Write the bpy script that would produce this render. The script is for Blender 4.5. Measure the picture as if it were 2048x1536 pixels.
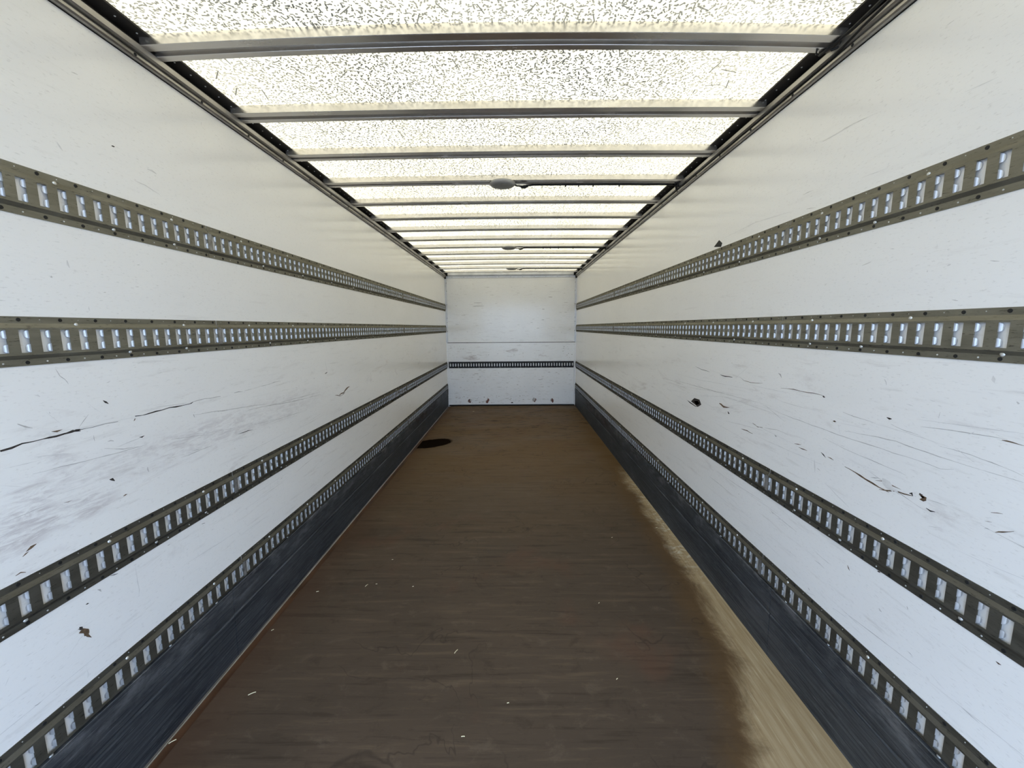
import bpy, math, random
from mathutils import Vector, Matrix

for o in list(bpy.data.objects):
    bpy.data.objects.remove(o)
scene = bpy.context.scene
COL = scene.collection
rnd = random.Random(7)

# ------------------------------------------------------------------ camera
F_PX, IW, IH = 815.0, 2048.0, 1536.0
CAM = Vector((0.0742, 0.0, 1.5205))
YAW, PITCH, ROLL = -0.008178, -0.138612, -0.007595
fwd = Vector((math.sin(YAW) * math.cos(PITCH), math.cos(YAW) * math.cos(PITCH), math.sin(PITCH)))
r0 = Vector((math.cos(YAW), -math.sin(YAW), 0))
u0 = r0.cross(fwd)
rgt = math.cos(ROLL) * r0 + math.sin(ROLL) * u0
upv = -math.sin(ROLL) * r0 + math.cos(ROLL) * u0
cd = bpy.data.cameras.new('camera')
cam = bpy.data.objects.new('camera', cd)
COL.objects.link(cam)
cam.matrix_world = Matrix(((rgt.x, upv.x, -fwd.x, CAM.x), (rgt.y, upv.y, -fwd.y, CAM.y),
                           (rgt.z, upv.z, -fwd.z, CAM.z), (0, 0, 0, 1)))
cd.sensor_fit = 'HORIZONTAL'
cd.sensor_width = 36.0
cd.lens = F_PX / IW * 36.0
cd.clip_start = 0.02
scene.camera = cam


def ray(px, py):
    return fwd + (px - IW / 2) / F_PX * rgt - (py - IH / 2) / F_PX * upv


def on_x(px, py, X):
    d = ray(px, py)
    return CAM + d * ((X - CAM.x) / d.x)


def on_y(px, py, Y):
    d = ray(px, py)
    return CAM + d * ((Y - CAM.y) / d.y)


def on_z(px, py, Z):
    d = ray(px, py)
    return CAM + d * ((Z - CAM.z) / d.z)


# ------------------------------------------------------------------ world, sun, exposure
world = bpy.data.worlds.new('sky')
scene.world = world
world.use_nodes = True
bg = world.node_tree.nodes['Background']
bg.inputs[0].default_value = (0.52, 0.70, 1.0, 1)
bg.inputs[1].default_value = 4.2
sd = bpy.data.lights.new('sun', 'SUN')
sd.energy = 5.0
sd.angle = math.radians(6)
sd.color = (1.0, 0.95, 0.86)
sun = bpy.data.objects.new('sun', sd)
COL.objects.link(sun)
sun.rotation_euler = Vector((0.22, -0.42, -1.0)).to_track_quat('-Z', 'Y').to_euler()
vs = scene.view_settings
vs.view_transform = 'Standard'
vs.look = 'None'
vs.gamma = 1
vs.use_curve_mapping = False
vs.exposure = 0.92


# ------------------------------------------------------------------ node helpers
class NT:
    def __init__(self, name):
        self.m = bpy.data.materials.new(name)
        self.m.use_nodes = True
        self.t = self.m.node_tree
        self.n = self.t.nodes
        self.b = self.n['Principled BSDF']
        self.out = self.n['Material Output']
        self._co = None

    def link(self, a, b):
        self.t.links.new(a, b)

    def val(self, inp, v):
        if hasattr(v, 'is_output'):
            self.link(v, inp)
        elif isinstance(v, (tuple, list)) and len(v) == 3 and inp.type == 'RGBA':
            inp.default_value = (*v, 1)
        else:
            inp.default_value = v

    def co(self):
        if self._co is None:
            self._co = self.n.new('ShaderNodeTexCoord').outputs['Object']
        return self._co

    def map(self, scale=(1, 1, 1), loc=(0, 0, 0), rot=(0, 0, 0), src=None):
        k = self.n.new('ShaderNodeMapping')
        self.link(src or self.co(), k.inputs[0])
        k.inputs['Location'].default_value = loc
        k.inputs['Rotation'].default_value = rot
        k.inputs['Scale'].default_value = scale
        return k.outputs[0]

    def noise(self, vec, scale=1, detail=4, rough=.55, dist=0.0):
        k = self.n.new('ShaderNodeTexNoise')
        self.link(vec, k.inputs['Vector'])
        k.inputs['Scale'].default_value = scale
        k.inputs['Detail'].default_value = detail
        k.inputs['Roughness'].default_value = rough
        k.inputs['Distortion'].default_value = dist
        return k.outputs['Fac']

    def math(self, op, a, b=None, c=None, clamp=False):
        k = self.n.new('ShaderNodeMath')
        k.operation = op
        k.use_clamp = clamp
        for i, v in enumerate((a, b, c)):
            if v is not None:
                self.val(k.inputs[i], v)
        return k.outputs[0]

    def step(self, v, lo, hi, a=0.0, b=1.0):
        k = self.n.new('ShaderNodeMapRange')
        k.interpolation_type = 'SMOOTHSTEP'
        self.val(k.inputs['Value'], v)
        self.val(k.inputs['From Min'], lo)
        self.val(k.inputs['From Max'], hi)
        k.inputs['To Min'].default_value = a
        k.inputs['To Max'].default_value = b
        return k.outputs['Result']

    def mix(self, f, a, b):
        k = self.n.new('ShaderNodeMix')
        k.data_type = 'RGBA'
        self.val(k.inputs[0], f)
        self.val(k.inputs[6], a)
        self.val(k.inputs[7], b)
        return k.outputs[2]

    def sep(self, v=None):
        k = self.n.new('ShaderNodeSeparateXYZ')
        self.link(v or self.co(), k.inputs[0])
        return k.outputs

    def bump(self, h, strength=.3, dist=.002):
        k = self.n.new('ShaderNodeBump')
        k.inputs['Strength'].default_value = strength
        k.inputs['Distance'].default_value = dist
        self.link(h, k.inputs['Height'])
        self.link(k.outputs[0], self.b.inputs['Normal'])

    def set(self, color=None, rough=None, metal=None, spec=None, edge=None):
        for nm, v in (('Base Color', color), ('Roughness', rough), ('Metallic', metal), ('Specular IOR Level', spec)):
            if v is not None:
                self.val(self.b.inputs[nm], v)
        if edge:                                    # dirty metal does not flare at grazing angles
            self.b.inputs['Specular Tint'].default_value = (*edge, 1)
        return self.m


def plain(name, color, rough=.5, metal=0.0, spec=.5, var=0.25, scale=6, stretch=(1, 1, 1), edge=None):
    """a colour with uneven wear"""
    t = NT(name)
    n = t.noise(t.map(stretch), scale, 5, .6)
    k = t.step(n, .3, .7)
    lo = tuple(c * (1 - var) for c in color)
    hi = tuple(min(1, c * (1 + var)) for c in color)
    return t.set(t.mix(k, lo, hi), t.step(n, .2, .8, rough * .85, min(1, rough * 1.15)), metal, spec, edge)


# ------------------------------------------------------------------ materials
def wall_material(name, seed=0.0, streak=1.0, base=(.86, .845, .825), patches=()):
    t = NT(name)
    big = t.noise(t.map((1, .5, 1.2), (seed, seed, 0)), 2.2, 5, .6)
    stk = t.noise(t.map((1, .9, 9), (seed, 3, seed)), 5, 6, .65, .3)
    fine = t.noise(t.map((1, 2, 8), (seed, 5, 1)), 30, 4, .6)
    c = t.mix(t.step(big, .15, .95), base, tuple(x * .92 for x in base))
    z = t.sep()[2]
    c = t.mix(t.math('MULTIPLY', t.math('MULTIPLY', t.step(stk, .56, .74), t.step(z, 1.9, 1.3, .3, 1.0)), .28 * streak), c, (.42, .39, .36))
    low = t.math('MULTIPLY', t.step(z, .55, .8), t.step(z, 1.45, 1.15))
    sm = t.noise(t.map((1, .6, 3), (seed, 9, 2)), 3.2, 7, .7, .8)
    c = t.mix(t.math('MULTIPLY', t.math('MULTIPLY', low, t.step(sm, .56, .72)), .40 * streak), c, (.40, .34, .32))
    c = t.mix(t.math('MULTIPLY', t.step(fine, .58, .72), .30), c, (.42, .40, .38))
    if patches:                                     # rubbed pinkish dirt
        ps = t.sep()
        rub = t.noise(t.map((1, 2.2, 11), (1, seed, 4), (.12, 0, 0)), 6, 7, .72, .6)
        for (y, z_, ry, rz, k) in patches:
            a = t.math('DIVIDE', t.math('SUBTRACT', ps[1], y), ry)
            e = t.math('DIVIDE', t.math('SUBTRACT', ps[2], z_), rz)
            r2 = t.math('ADD', t.math('MULTIPLY', a, a), t.math('MULTIPLY', e, e))
            m_ = t.math('MULTIPLY', t.step(r2, 1.6, .1), t.step(rub, .40, .66))
            c = t.mix(t.math('MULTIPLY', m_, k), c, (.43, .38, .385))
    t.bump(stk, .08, .002)
    t.b.inputs['Coat Weight'].default_value = .55   # varnished laminate
    t.b.inputs['Coat Roughness'].default_value = .13
    return t.set(c, t.step(big, .0, 1.0, .34, .42), 0, .3)


def rail_material(name, base, dark):
    t = NT(name)
    a = t.noise(t.map((3, 1, 6)), 7, 6, .65)
    b = t.noise(t.map((2, 2, 14)), 18, 5, .7)
    c = t.mix(t.step(a, .35, .7), base, tuple(x * 1.35 for x in base))
    c = t.mix(t.math('MULTIPLY', t.step(b, .56, .7), .8), c, dark)
    t.bump(b, .15, .001)
    return t.set(c, t.step(a, .3, .7, .50, .64), .75, .4, (.22, .21, .19))


M = {}
pl = []
for px_, py_, ry_, rz_, k_ in ((40, 1055, .10, .05, .55), (60, 1000, .06, .06, .45), (165, 1015, .11, .045, .5), (130, 925, .05, .05, .35), (30, 1095, .08, .03, .4),
                               (95, 1130, .10, .04, .25), (95, 885, .06, .04, .25), (330, 900, .5, .06, .25), (520, 830, .8, .08, .25)):
    p_ = on_x(px_, py_, -1.24)
    pl.append((p_.y, p_.z, ry_, rz_, k_))
M['wall_l'] = wall_material('white_wall_laminate', 0.0, 1.0, (.86, .845, .825), pl)
M['wall_r'] = wall_material('white_wall_laminate_scuffed', 13.7)
M['wall_b'] = wall_material('white_bulkhead_paint', 31.0, 1.5, (.82, .815, .80))
M['panel'] = wall_material('white_kick_sheet', 47.0, 1.9, (.86, .865, .87))
M['rail'] = rail_material('dull_galvanised_steel', (.20, .19, .152), (.05, .047, .04))
M['rail_low'] = rail_material('galvanised_steel_dark_reflection', (.105, .099, .083), (.015, .014, .013))  # same steel for the low rows, dark reflections put into its base colour
M['rail_black'] = rail_material('black_painted_steel', (.03, .031, .035), (.015, .015, .017))
M['tongue'] = plain('bright_galvanised', (.58, .59, .60), .48, .85, .4, .12, 30, (1, 1, 1), (.5, .5, .5))
M['splice'] = plain('pale_steel_splice', (.30, .295, .29), .5, .7, .4, .3, 40, (1, 1, 1), (.3, .3, .3))
M['hole'] = plain('black_bolt', (.012, .012, .012), .6, 0, .3)
M['rivet'] = plain('bright_rivet', (.62, .62, .60), .4, .5)
M['alu'] = plain('dull_aluminium', (.40, .38, .35), .38, .75, .5, .2, 5, (3, 1, 3))
M['alu_light'] = plain('pale_aluminium', (.60, .60, .60), .4, .35, .5, .12, 5)
M['bow'] = plain('roof_bow_aluminium', (.66, .635, .60), .25, .88, .5, .06, 3, (1, 3, 4))
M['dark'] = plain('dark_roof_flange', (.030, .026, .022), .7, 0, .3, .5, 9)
M['seal'] = plain('black_sealant', (.012, .012, .011), .7, 0, .2)
M['lamp'] = plain('grey_lamp_plastic', (.34, .33, .31), .45, 0, .4, .08)
M['lens'] = plain('frosted_lamp_lens', (.22, .215, .19), .4, 0, .4, .08)
M['cable'] = plain('black_cable_rubber', (.012, .012, .012), .5, 0, .4)
M['asphalt'] = plain('yard_asphalt', (.16, .155, .15), .85, 0, .3, .2, 3)
M['straw'] = plain('dry_straw', (.72, .63, .42), .7, 0, .2)
M['m_dark'] = plain('black_gouge', (.035, .03, .027), .8, 0, .2, .5, 40)
M['m_brown'] = plain('torn_brown_wood', (.12, .08, .05), .8, 0, .2, .5, 60)
M['m_grey'] = plain('grey_scuff', (.47, .45, .435), .7, 0, .3, .2, 30)
M['m_pale'] = plain('pale_scuff', (.65, .635, .62), .6, 0, .3, .1, 30)
M['m_rust'] = plain('rusty_scuff', (.15, .07, .06), .8, 0, .2, .5, 50)


def kick_material():
    t = NT('scuffed_kick_steel')
    lng = t.noise(t.map((1, .5, 22)), 5, 7, .7, .2)
    big = t.noise(t.map((1, .8, 3)), 2.5, 5, .6)
    scr = t.noise(t.map((1, 2.5, 70), (3, 1, 0), (.015, 0, 0)), 6, 4, .6)
    c = t.mix(t.step(lng, .35, .68), (.062, .070, .082), (.165, .180, .200))
    c = t.mix(t.math('MULTIPLY', t.step(scr, .60, .72), .55), c, (.42, .45, .50))
    c = t.mix(t.math('MULTIPLY', t.step(scr, .42, .30), .6), c, (.020, .022, .026))
    c = t.mix(t.math('MULTIPLY', t.step(big, .5, .75), .5), c, (.24, .25, .27))
    z = t.sep()[2]
    top = t.math('MULTIPLY', t.step(z, .20, .33), t.step(t.noise(t.map((1, 1.5, 4)), 4, 6, .7), .45, .7))
    c = t.mix(t.math('MULTIPLY', top, .5), c, (.45, .47, .50))
    y = t.sep()[1]
    rust = t.math('MULTIPLY', t.math('MULTIPLY', t.step(y, 4.6, 5.2), t.step(y, 7.0, 6.3)),
                  t.math('MULTIPLY', t.step(z, .20, .30), t.step(t.noise(t.map((1, 2, 5)), 3, 5), .38, .6)))
    c = t.mix(t.math('MULTIPLY', rust, .55), c, (.06, .025, .022))
    t.bump(lng, .25, .002)
    return t.set(c, t.step(lng, .3, .7, .38, .54), .75, .4, (.3, .3, .3))


M['kick'] = kick_material()


def floor_material():
    t = NT('brown_plywood_floor')
    x, y, z = t.sep()
    big = t.noise(t.map((.5, 1, 1)), 1.6, 6, .6, .4)
    lat = t.noise(t.map((.6, 9, 1)), 3.0, 7, .68, .3)
    fine = t.noise(t.map((3, 18, 1)), 9, 5, .6)
    c = t.mix(t.step(big, .3, .7), (.050, .035, .024), (.072, .050, .033))
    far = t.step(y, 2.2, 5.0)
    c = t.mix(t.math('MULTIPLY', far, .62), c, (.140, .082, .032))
    c = t.mix(t.math('MULTIPLY', t.step(lat, .52, .70), .45), c, (.120, .084, .052))
    c = t.mix(t.math('MULTIPLY', t.step(lat, .47, .32), .60), c, (.026, .017, .010))
    mot = t.noise(t.map((1, 1.6, 1), (11, 4, 0)), 7, 8, .72, .4)
    c = t.mix(t.math('MULTIPLY', t.step(mot, .54, .70), .38), c, (.115, .086, .060))
    c = t.mix(t.math('MULTIPLY', t.step(mot, .46, .32), .42), c, (.028, .018, .011))
    red = t.noise(t.map((1, 1, 1), (5, 9, 0)), 1.8, 5, .6)
    c = t.mix(t.math('MULTIPLY', t.step(red, .55, .72), .35), c, (.095, .040, .022))
    c = t.mix(t.math('MULTIPLY', t.step(fine, .55, .75), .15), c, (.10, .08, .06))
    # reddish band beside the left kick plate
    c = t.mix(t.math('MULTIPLY', t.step(t.math('ADD', x, t.math('MULTIPLY', big, .25)), -.80, -1.12), .38), c, (.075, .032, .016))
    # ochre + bleached bare wood along the right side
    wob = t.math('MULTIPLY', t.math('SUBTRACT', t.noise(t.map((1.2, .8, 1), (4, 2, 0)), 4, 8, .75, .5), .5), .26)
    ex = t.math('POWER', 2.71828, t.math('MULTIPLY', t.math('SUBTRACT', t.math('MAXIMUM', y, .6), 1.22), -2.0))
    xb = t.math('SUBTRACT', 1.155, t.math('MULTIPLY', ex, .26))
    s = t.math('ADD', t.math('SUBTRACT', x, xb), wob)
    fade = t.step(t.math('ADD', y, t.math('MULTIPLY', big, 1.0)), 4.9, 4.2)
    och = t.math('MULTIPLY', t.step(s, -.20, .02), t.math('MULTIPLY', t.step(y, 7.6, 5.6), .62))
    c = t.mix(och, c, (.105, .056, .016))
    grain = t.noise(t.map((14, .8, 1), (0, 0, 0)), 3, 5, .6)
    scr = t.noise(t.map((34, 1.6, 1), (2, 5, 0), (0, 0, .06)), 3, 5, .65)
    pale = t.mix(t.step(grain, .3, .7), (.285, .205, .110), (.365, .280, .168))
    pale = t.mix(t.math('MULTIPLY', t.step(scr, .52, .70), .55), pale, (.52, .44, .30))
    pale = t.mix(t.math('MULTIPLY', t.step(scr, .45, .30), .45), pale, (.16, .10, .045))
    scuf = t.noise(t.map((4, 7, 1), (6, 1, 0)), 3.5, 6, .7, .8)
    pale = t.mix(t.math('MULTIPLY', t.math('MULTIPLY', t.step(scuf, .50, .62), t.step(y, 2.0, 2.8)), .6), pale, (.62, .58, .48))
    c = t.mix(t.math('MULTIPLY', t.step(s, -.045, .075), fade), c, pale)
    # tide marks left by dried water
    tn = t.noise(t.map((1, 1, 1), (7, 1, 0)), 2.1, 4, .55, .6)
    ln = t.step(t.math('ABSOLUTE', t.math('SUBTRACT', tn, .52)), .009, .0)
    gate = t.step(t.noise(t.map((1, 1, 1), (2, 8, 0)), 1.5, 2), .48, .58)
    notpale = t.step(s, .0, -.10)
    c = t.mix(t.math('MULTIPLY', t.math('MULTIPLY', ln, t.math('MULTIPLY', gate, notpale)), .5), c, (.022, .015, .010))
    # dark blotches by the bulkhead
    bl = t.math('MULTIPLY', t.step(t.noise(t.map((1.4, 3.5, 1), (3, 3, 0)), 3.3, 5, .65), .54, .64), t.step(y, 5.0, 6.2))
    c = t.mix(t.math('MULTIPLY', bl, .8), c, (.015, .009, .005))
    # oil puddle beside the kick plate
    dx = t.math('DIVIDE', t.math('ADD', x, 1.05), .27)
    dy = t.math('DIVIDE', t.math('SUBTRACT', y, t.math('ADD', 5.24, t.math('MULTIPLY', t.math('ADD', x, 1.05), .35))), .21)
    rr = t.math('ADD', t.math('ADD', t.math('MULTIPLY', dx, dx), t.math('MULTIPLY', dy, dy)), t.math('MULTIPLY', t.math('SUBTRACT', t.noise(t.co(), 6, 3), .5), .7))
    pud = t.step(rr, 1.15, .80)
    c = t.mix(pud, c, (.004, .003, .003))
    halo = t.math('MULTIPLY', t.step(rr, 3.2, 1.0), .5)
    c = t.mix(t.math('MULTIPLY', halo, .5), c, (.02, .012, .006))
    t.bump(lat, .12, .002)
    return t.set(c, t.math('ADD', t.step(big, .3, .7, .55, .72), t.math('MULTIPLY', pud, .2)), 0, t.math('MULTIPLY', t.math('SUBTRACT', 1.0, pud), .22))


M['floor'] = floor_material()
M['floor_edge'] = plain('red_brown_floor_edge', (.062, .028, .013), .45, 0, .4, .45, 8, (1, .6, 1))


def roof_material():
    t = NT('translucent_fibreglass_roof')
    x, y, z = t.sep()

    def vor(scale, off):
        vec = t.map((1, 1, 0), off)
        k = t.n.new('ShaderNodeTexVoronoi')
        k.voronoi_dimensions = '2D'
        t.link(vec, k.inputs['Vector'])
        k.inputs['Scale'].default_value = scale
        d = t.n.new('ShaderNodeVectorMath')
        d.operation = 'SUBTRACT'
        t.link(vec, d.inputs[0])
        t.link(k.outputs['Position'], d.inputs[1])
        return t.sep(d.outputs[0]), t.sep(k.outputs['Color']), k.outputs['Distance']

    def fibres(scale, ln, wd, dens, off):
        lo, col, dist = vor(scale, off)
        ang = t.math('MULTIPLY', col[0], math.pi)
        cs, sn = t.math('COSINE', ang), t.math('SINE', ang)
        xr = t.math('ABSOLUTE', t.math('ADD', t.math('MULTIPLY', lo[0], cs), t.math('MULTIPLY', lo[1], sn)))
        yr = t.math('ABSOLUTE', t.math('SUBTRACT', t.math('MULTIPLY', lo[1], cs), t.math('MULTIPLY', lo[0], sn)))
        L = t.math('MULTIPLY', t.math('ADD', .3, t.math('MULTIPLY', col[1], .7)), ln)
        a = t.math('MULTIPLY', t.math('LESS_THAN', xr, L), t.step(yr, wd, wd * .35))
        return t.math('MULTIPLY', a, t.math('LESS_THAN', col[2], dens))

    dens = t.noise(t.map((.9, 1.1, 0), (3, 1, 0)), 2.2, 5, .6)
    dn = t.math('ADD', .82, t.math('MULTIPLY', t.step(dens, .35, .65), .18))
    side = t.step(t.math('ABSOLUTE', t.math('ADD', x, .1)), 1.15, .55, .80, 1.0)
    m1 = fibres(60, .0068, .0036, .92, (0, 0, 0))
    m2 = fibres(38, .0110, .0042, .88, (5.3, 2.1, 0))
    m4 = fibres(47, .0062, .0050, .88, (9.7, 4.4, 0))
    m3 = fibres(8, .040, .0036, .70, (1.7, 8.2, 0))
    lo, col, dist = vor(17, (2.2, 6.1, 0))
    blob = t.math('MULTIPLY', t.step(dist, .0075, .003), t.math('LESS_THAN', col[1], .30))
    m = t.math('MAXIMUM', t.math('MULTIPLY', m1, .95), t.math('MULTIPLY', m2, .98))
    m = t.math('MAXIMUM', m, t.math('MULTIPLY', m4, .95))
    m = t.math('MAXIMUM', m, t.math('MULTIPLY', blob, .95))
    m = t.math('MULTIPLY', t.math('MULTIPLY', m, dn), side)
    m = t.math('MAXIMUM', m, t.math('MULTIPLY', m3, .9))
    cloud = t.step(t.noise(t.map((1, 1, 0)), 3.5, 5, .6), .35, .7)
    base = t.mix(cloud, (.245, .201, .128), (.225, .181, .108))
    c = t.mix(m, base, (.004, .004, .0036))
    tr = t.n.new('ShaderNodeBsdfTranslucent')
    t.link(c, tr.inputs[0])
    df = t.n.new('ShaderNodeBsdfDiffuse')
    df.inputs[0].default_value = (.22, .22, .20, 1)
    ad = t.n.new('ShaderNodeAddShader')
    t.link(tr.outputs[0], ad.inputs[0])
    t.link(df.outputs[0], ad.inputs[1])
    t.link(ad.outputs[0], t.out.inputs[0])
    t.n.remove(t.b)
    return t.m


M['roof'] = roof_material()


# ------------------------------------------------------------------ mesh helpers
class MB:
    """collects faces for ONE mesh"""

    def __init__(self):
        self.v, self.f, self.mi = [], [], []

    def face(self, pts, mi=0):
        b = len(self.v)
        self.v += [tuple(p) for p in pts]
        self.f.append(tuple(range(b, b + len(pts))))
        self.mi.append(mi)

    def grid(self, rows, mi=0, close=False):
        b = len(self.v)
        n = len(rows[0])
        for r in rows:
            self.v += [tuple(p) for p in r]
        for i in range(len(rows) - 1):
            for j in range(n if close else n - 1):
                k = (j + 1) % n
                self.f.append((b + i * n + j, b + i * n + k, b + (i + 1) * n + k, b + (i + 1) * n + j))
                self.mi.append(mi)

    def box(self, lo, hi, mi=0):
        x0, y0, z0 = lo
        x1, y1, z1 = hi
        p = [(x0, y0, z0), (x1, y0, z0), (x1, y1, z0), (x0, y1, z0), (x0, y0, z1), (x1, y0, z1), (x1, y1, z1), (x0, y1, z1)]
        b = len(self.v)
        self.v += p
        for f in ((0, 3, 2, 1), (4, 5, 6, 7), (0, 1, 5, 4), (1, 2, 6, 5), (2, 3, 7, 6), (3, 0, 4, 7)):
            self.f.append(tuple(b + i for i in f))
            self.mi.append(mi)

    def prism(self, prof, a, b, fn, mi=0):
        """closed profile swept from a to b; fn(u, w, s) -> point"""
        self.grid([[fn(u, w, s) for u, w in prof] for s in (a, b)], mi, True)
        self.face([fn(u, w, a) for u, w in reversed(prof)], mi)
        self.face([fn(u, w, b) for u, w in prof], mi)

    def lathe(self, prof, c, axis, n=12, mi=0):
        ax = Vector(axis).normalized()
        t1 = ax.orthogonal().normalized()
        t2 = ax.cross(t1)
        c = Vector(c)
        self.grid([[c + ax * h + (t1 * math.cos(2 * math.pi * k / n) + t2 * math.sin(2 * math.pi * k / n)) * r for k in range(n)] for r, h in prof], mi, True)

    def tube(self, pts, r, n=8, mi=0):
        pts = [Vector(p) for p in pts]
        rows = []
        for i, p in enumerate(pts):
            d = (pts[min(i + 1, len(pts) - 1)] - pts[max(i - 1, 0)]).normalized()
            t1 = d.cross(Vector((0.13, 0.27, 1))).normalized()
            t2 = d.cross(t1)
            rows.append([p + (t1 * math.cos(2 * math.pi * k / n) + t2 * math.sin(2 * math.pi * k / n)) * r for k in range(n)])
        self.grid(rows, mi, True)
        self.face(list(reversed(rows[0])), mi)
        self.face(rows[-1], mi)

    def mesh(self, name, mats, smooth=False, weld=False):
        me = bpy.data.meshes.new(name)
        me.from_pydata(self.v, [], self.f)
        for k in (mats if isinstance(mats, (list, tuple)) else [mats]):
            me.materials.append(M[k])
        me.polygons.foreach_set('material_index', self.mi)
        if smooth:
            me.polygons.foreach_set('use_smooth', [True] * len(self.f))
        me.update()
        return me

    def build(self, name, mats, parent=None, smooth=False, fix=True):
        me = self.mesh(name, mats, smooth)
        if fix:
            import bmesh
            bm = bmesh.new()
            bm.from_mesh(me)
            bmesh.ops.remove_doubles(bm, verts=bm.verts, dist=1e-5)
            bmesh.ops.recalc_face_normals(bm, faces=bm.faces)
            bm.to_mesh(me)
            bm.free()
        return add(name, me, parent)


def add(name, me, parent=None):
    o = bpy.data.objects.new(name, me)
    COL.objects.link(o)
    if parent is not None:
        o.parent = parent
        o.matrix_parent_inverse = Matrix.Translation(parent.location).inverted()
    return o


def tag(o, label=None, cat=None, group=None, kind=None):
    for k, v in (('label', label), ('category', cat), ('group', group), ('kind', kind)):
        if v:
            o[k] = v
    return o


def empty(name, loc):
    o = bpy.data.objects.new(name, None)
    COL.objects.link(o)
    o.location = loc
    o.empty_display_size = .1
    return o


# ------------------------------------------------------------------ the shell
W = 1.24            # half width
YA, YB = -0.90, 7.85
ZW = 2.445          # top of the wall lining

b = MB()
b.box((-40, -60, -1.30), (40, 40, -1.12))
g = tag(b.build('ground', 'asphalt'), 'grey asphalt yard under the trailer', None, None, 'structure')

b = MB()
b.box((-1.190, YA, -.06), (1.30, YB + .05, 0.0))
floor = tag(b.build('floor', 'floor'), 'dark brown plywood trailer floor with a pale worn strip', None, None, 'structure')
b = MB()
b.box((-1.30, YA, -.06), (-1.1905, YB + .05, -.011))
b.build('edge_board', 'floor_edge', floor)

for nm, s, mk, lb in (('wall_left', -1, 'wall_l', 'white scuffed side wall rising beside the dark floor puddle'),
                      ('wall_right', 1, 'wall_r', 'white scratched side wall rising beside the pale worn floor strip')):
    b = MB()
    x0, x1 = sorted((s * W, s * (W + .05)))
    b.box((x0, YA, -.06), (x1, YB + .05, 2.56))
    o = tag(b.build(nm, mk), lb, None, None, 'structure')
    if s < 0:
        wall_left = o
    else:
        wall_right = o

b = MB()
b.box((-W, YB, -.06), (W, YB + .05, 2.56))
wall_back = tag(b.build('wall_back', 'wall_b'), 'white scuffed bulkhead closing the end of the trailer', None, None, 'structure')


def rounded_panel(name, x0, x1, z0, z1, y0, y1, r, mat, parent):
    b = MB()
    pr = []
    for cx, cz, a0 in ((x1 - r, z1 - r, 0), (x0 + r, z1 - r, 90), (x0 + r, z0 + r, 180), (x1 - r, z0 + r, 270)):
        for k in range(5):
            a = math.radians(a0 + k * 22.5)
            pr.append((cx + r * math.cos(a), cz + r * math.sin(a)))
    b.prism(pr, y0, y1, lambda u, w, s: (u, s, w))
    return b.build(name, mat, parent)


rounded_panel('upper_sheet', -1.207, 1.207, 1.236, 2.44, YB - .006, YB + .002, .006, 'wall_b', wall_back)
rounded_panel('middle_sheet', -1.212, 1.212, .868, 1.226, YB - .020, YB + .002, .008, 'panel', wall_back)
rounded_panel('lower_sheet', -1.212, 1.205, .030, .742, YB - .022, YB + .002, .022, 'panel', wall_back)
b = MB()
b.box((-1.19, YB - .012, .742), (1.19, YB + .002, .868))
b.build('backing_sheet', 'panel', wall_back)
b = MB()
b.box((-1.225, YB - .004, 1.225), (1.225, YB + .001, 1.237))
b.build('seam', 'seal', wall_back)
b = MB()
b.box((-1.22, YB - .030, 0.0), (1.22, YB - .003, .022))
b.build('floor_seal', 'seal', wall_back)
for s in (-1, 1):                                   # light aluminium corner angles
    b = MB()
    xa, xb_ = sorted((s * W, s * 1.222))
    b.box((xa, YB - .03, 1.235), (xb_, YB, 2.43))
    xa, xb_ = sorted((s * 1.224, s * 1.206))
    b.box((xa, YB - .010, 1.235), (xb_, YB, 2.43))
    b.build('corner_angle', 'alu_light', wall_back)
    b = MB()
    xa, xb_ = sorted((s * W, s * 1.214))
    b.box((xa, YB - .018, 0.02), (xb_, YB, 1.225))
    b.build('corner_filler', 'panel', wall_back)
    b = MB()
    xa, xb_ = sorted((s * 1.238, s * 1.175))
    b.box((xa, YB - .075, 2.475), (xb_, YB - .002, 2.525))
    xa, xb_ = sorted((s * 1.238, s * 1.216))
    b.box((xa, YB - .055, 2.425), (xb_, YB - .002, 2.480))
    b.build('corner_bracket', 'seal', wall_back)

# rear portal behind the camera: unseen, added to cut sky light on upper walls
b = MB()
b.box((-1.29, YA - .09, 2.38), (1.29, YA - .0005, 2.60))
for s in (-1, 1):
    x0, x1 = sorted((s * 1.225, s * 1.29))
    b.box((x0, YA - .09, -.12), (x1, YA - .0005, 2.38))
b.box((-1.29, YA - .09, -.20), (1.29, YA - .0005, -.004))
tag(b.build('trim_5', 'alu'), 'unseen grey steel portal added to cut sky light at the open rear doorway', None, None, 'structure')

# beam over the bulkhead
b = MB()
b.prism([(-.004, 2.438), (-.016, 2.440), (-.018, 2.472), (-.040, 2.476), (-.042, 2.486), (-.060, 2.490), (-.062, 2.548), (-.004, 2.55)], -1.205, 1.205,
        lambda u, w, s: (s, YB + u, w))
tr = b.build('trim_1', 'alu_light')
tag(tr, 'pale aluminium beam along the top of the bulkhead', None, None, 'structure')
b = MB()
for k in range(11):
    x = -1.1 + k * .22
    b.lathe([(.005, 0), (.0035, .002), (0.0, .0025)], (x, YB - .0165, 2.455), (0, -1, 0), 8)
b.build('screw_heads', 'hole', tr)


# roof: one cambered translucent sheet
def camber(x, k=.008):
    return k * (1 - (x / 1.21) ** 2)


def sheet_z(x, y):
    return 2.5235 + camber(x, .008 + .017 * math.exp(-((y - 1.584) / .32) ** 2))


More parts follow.
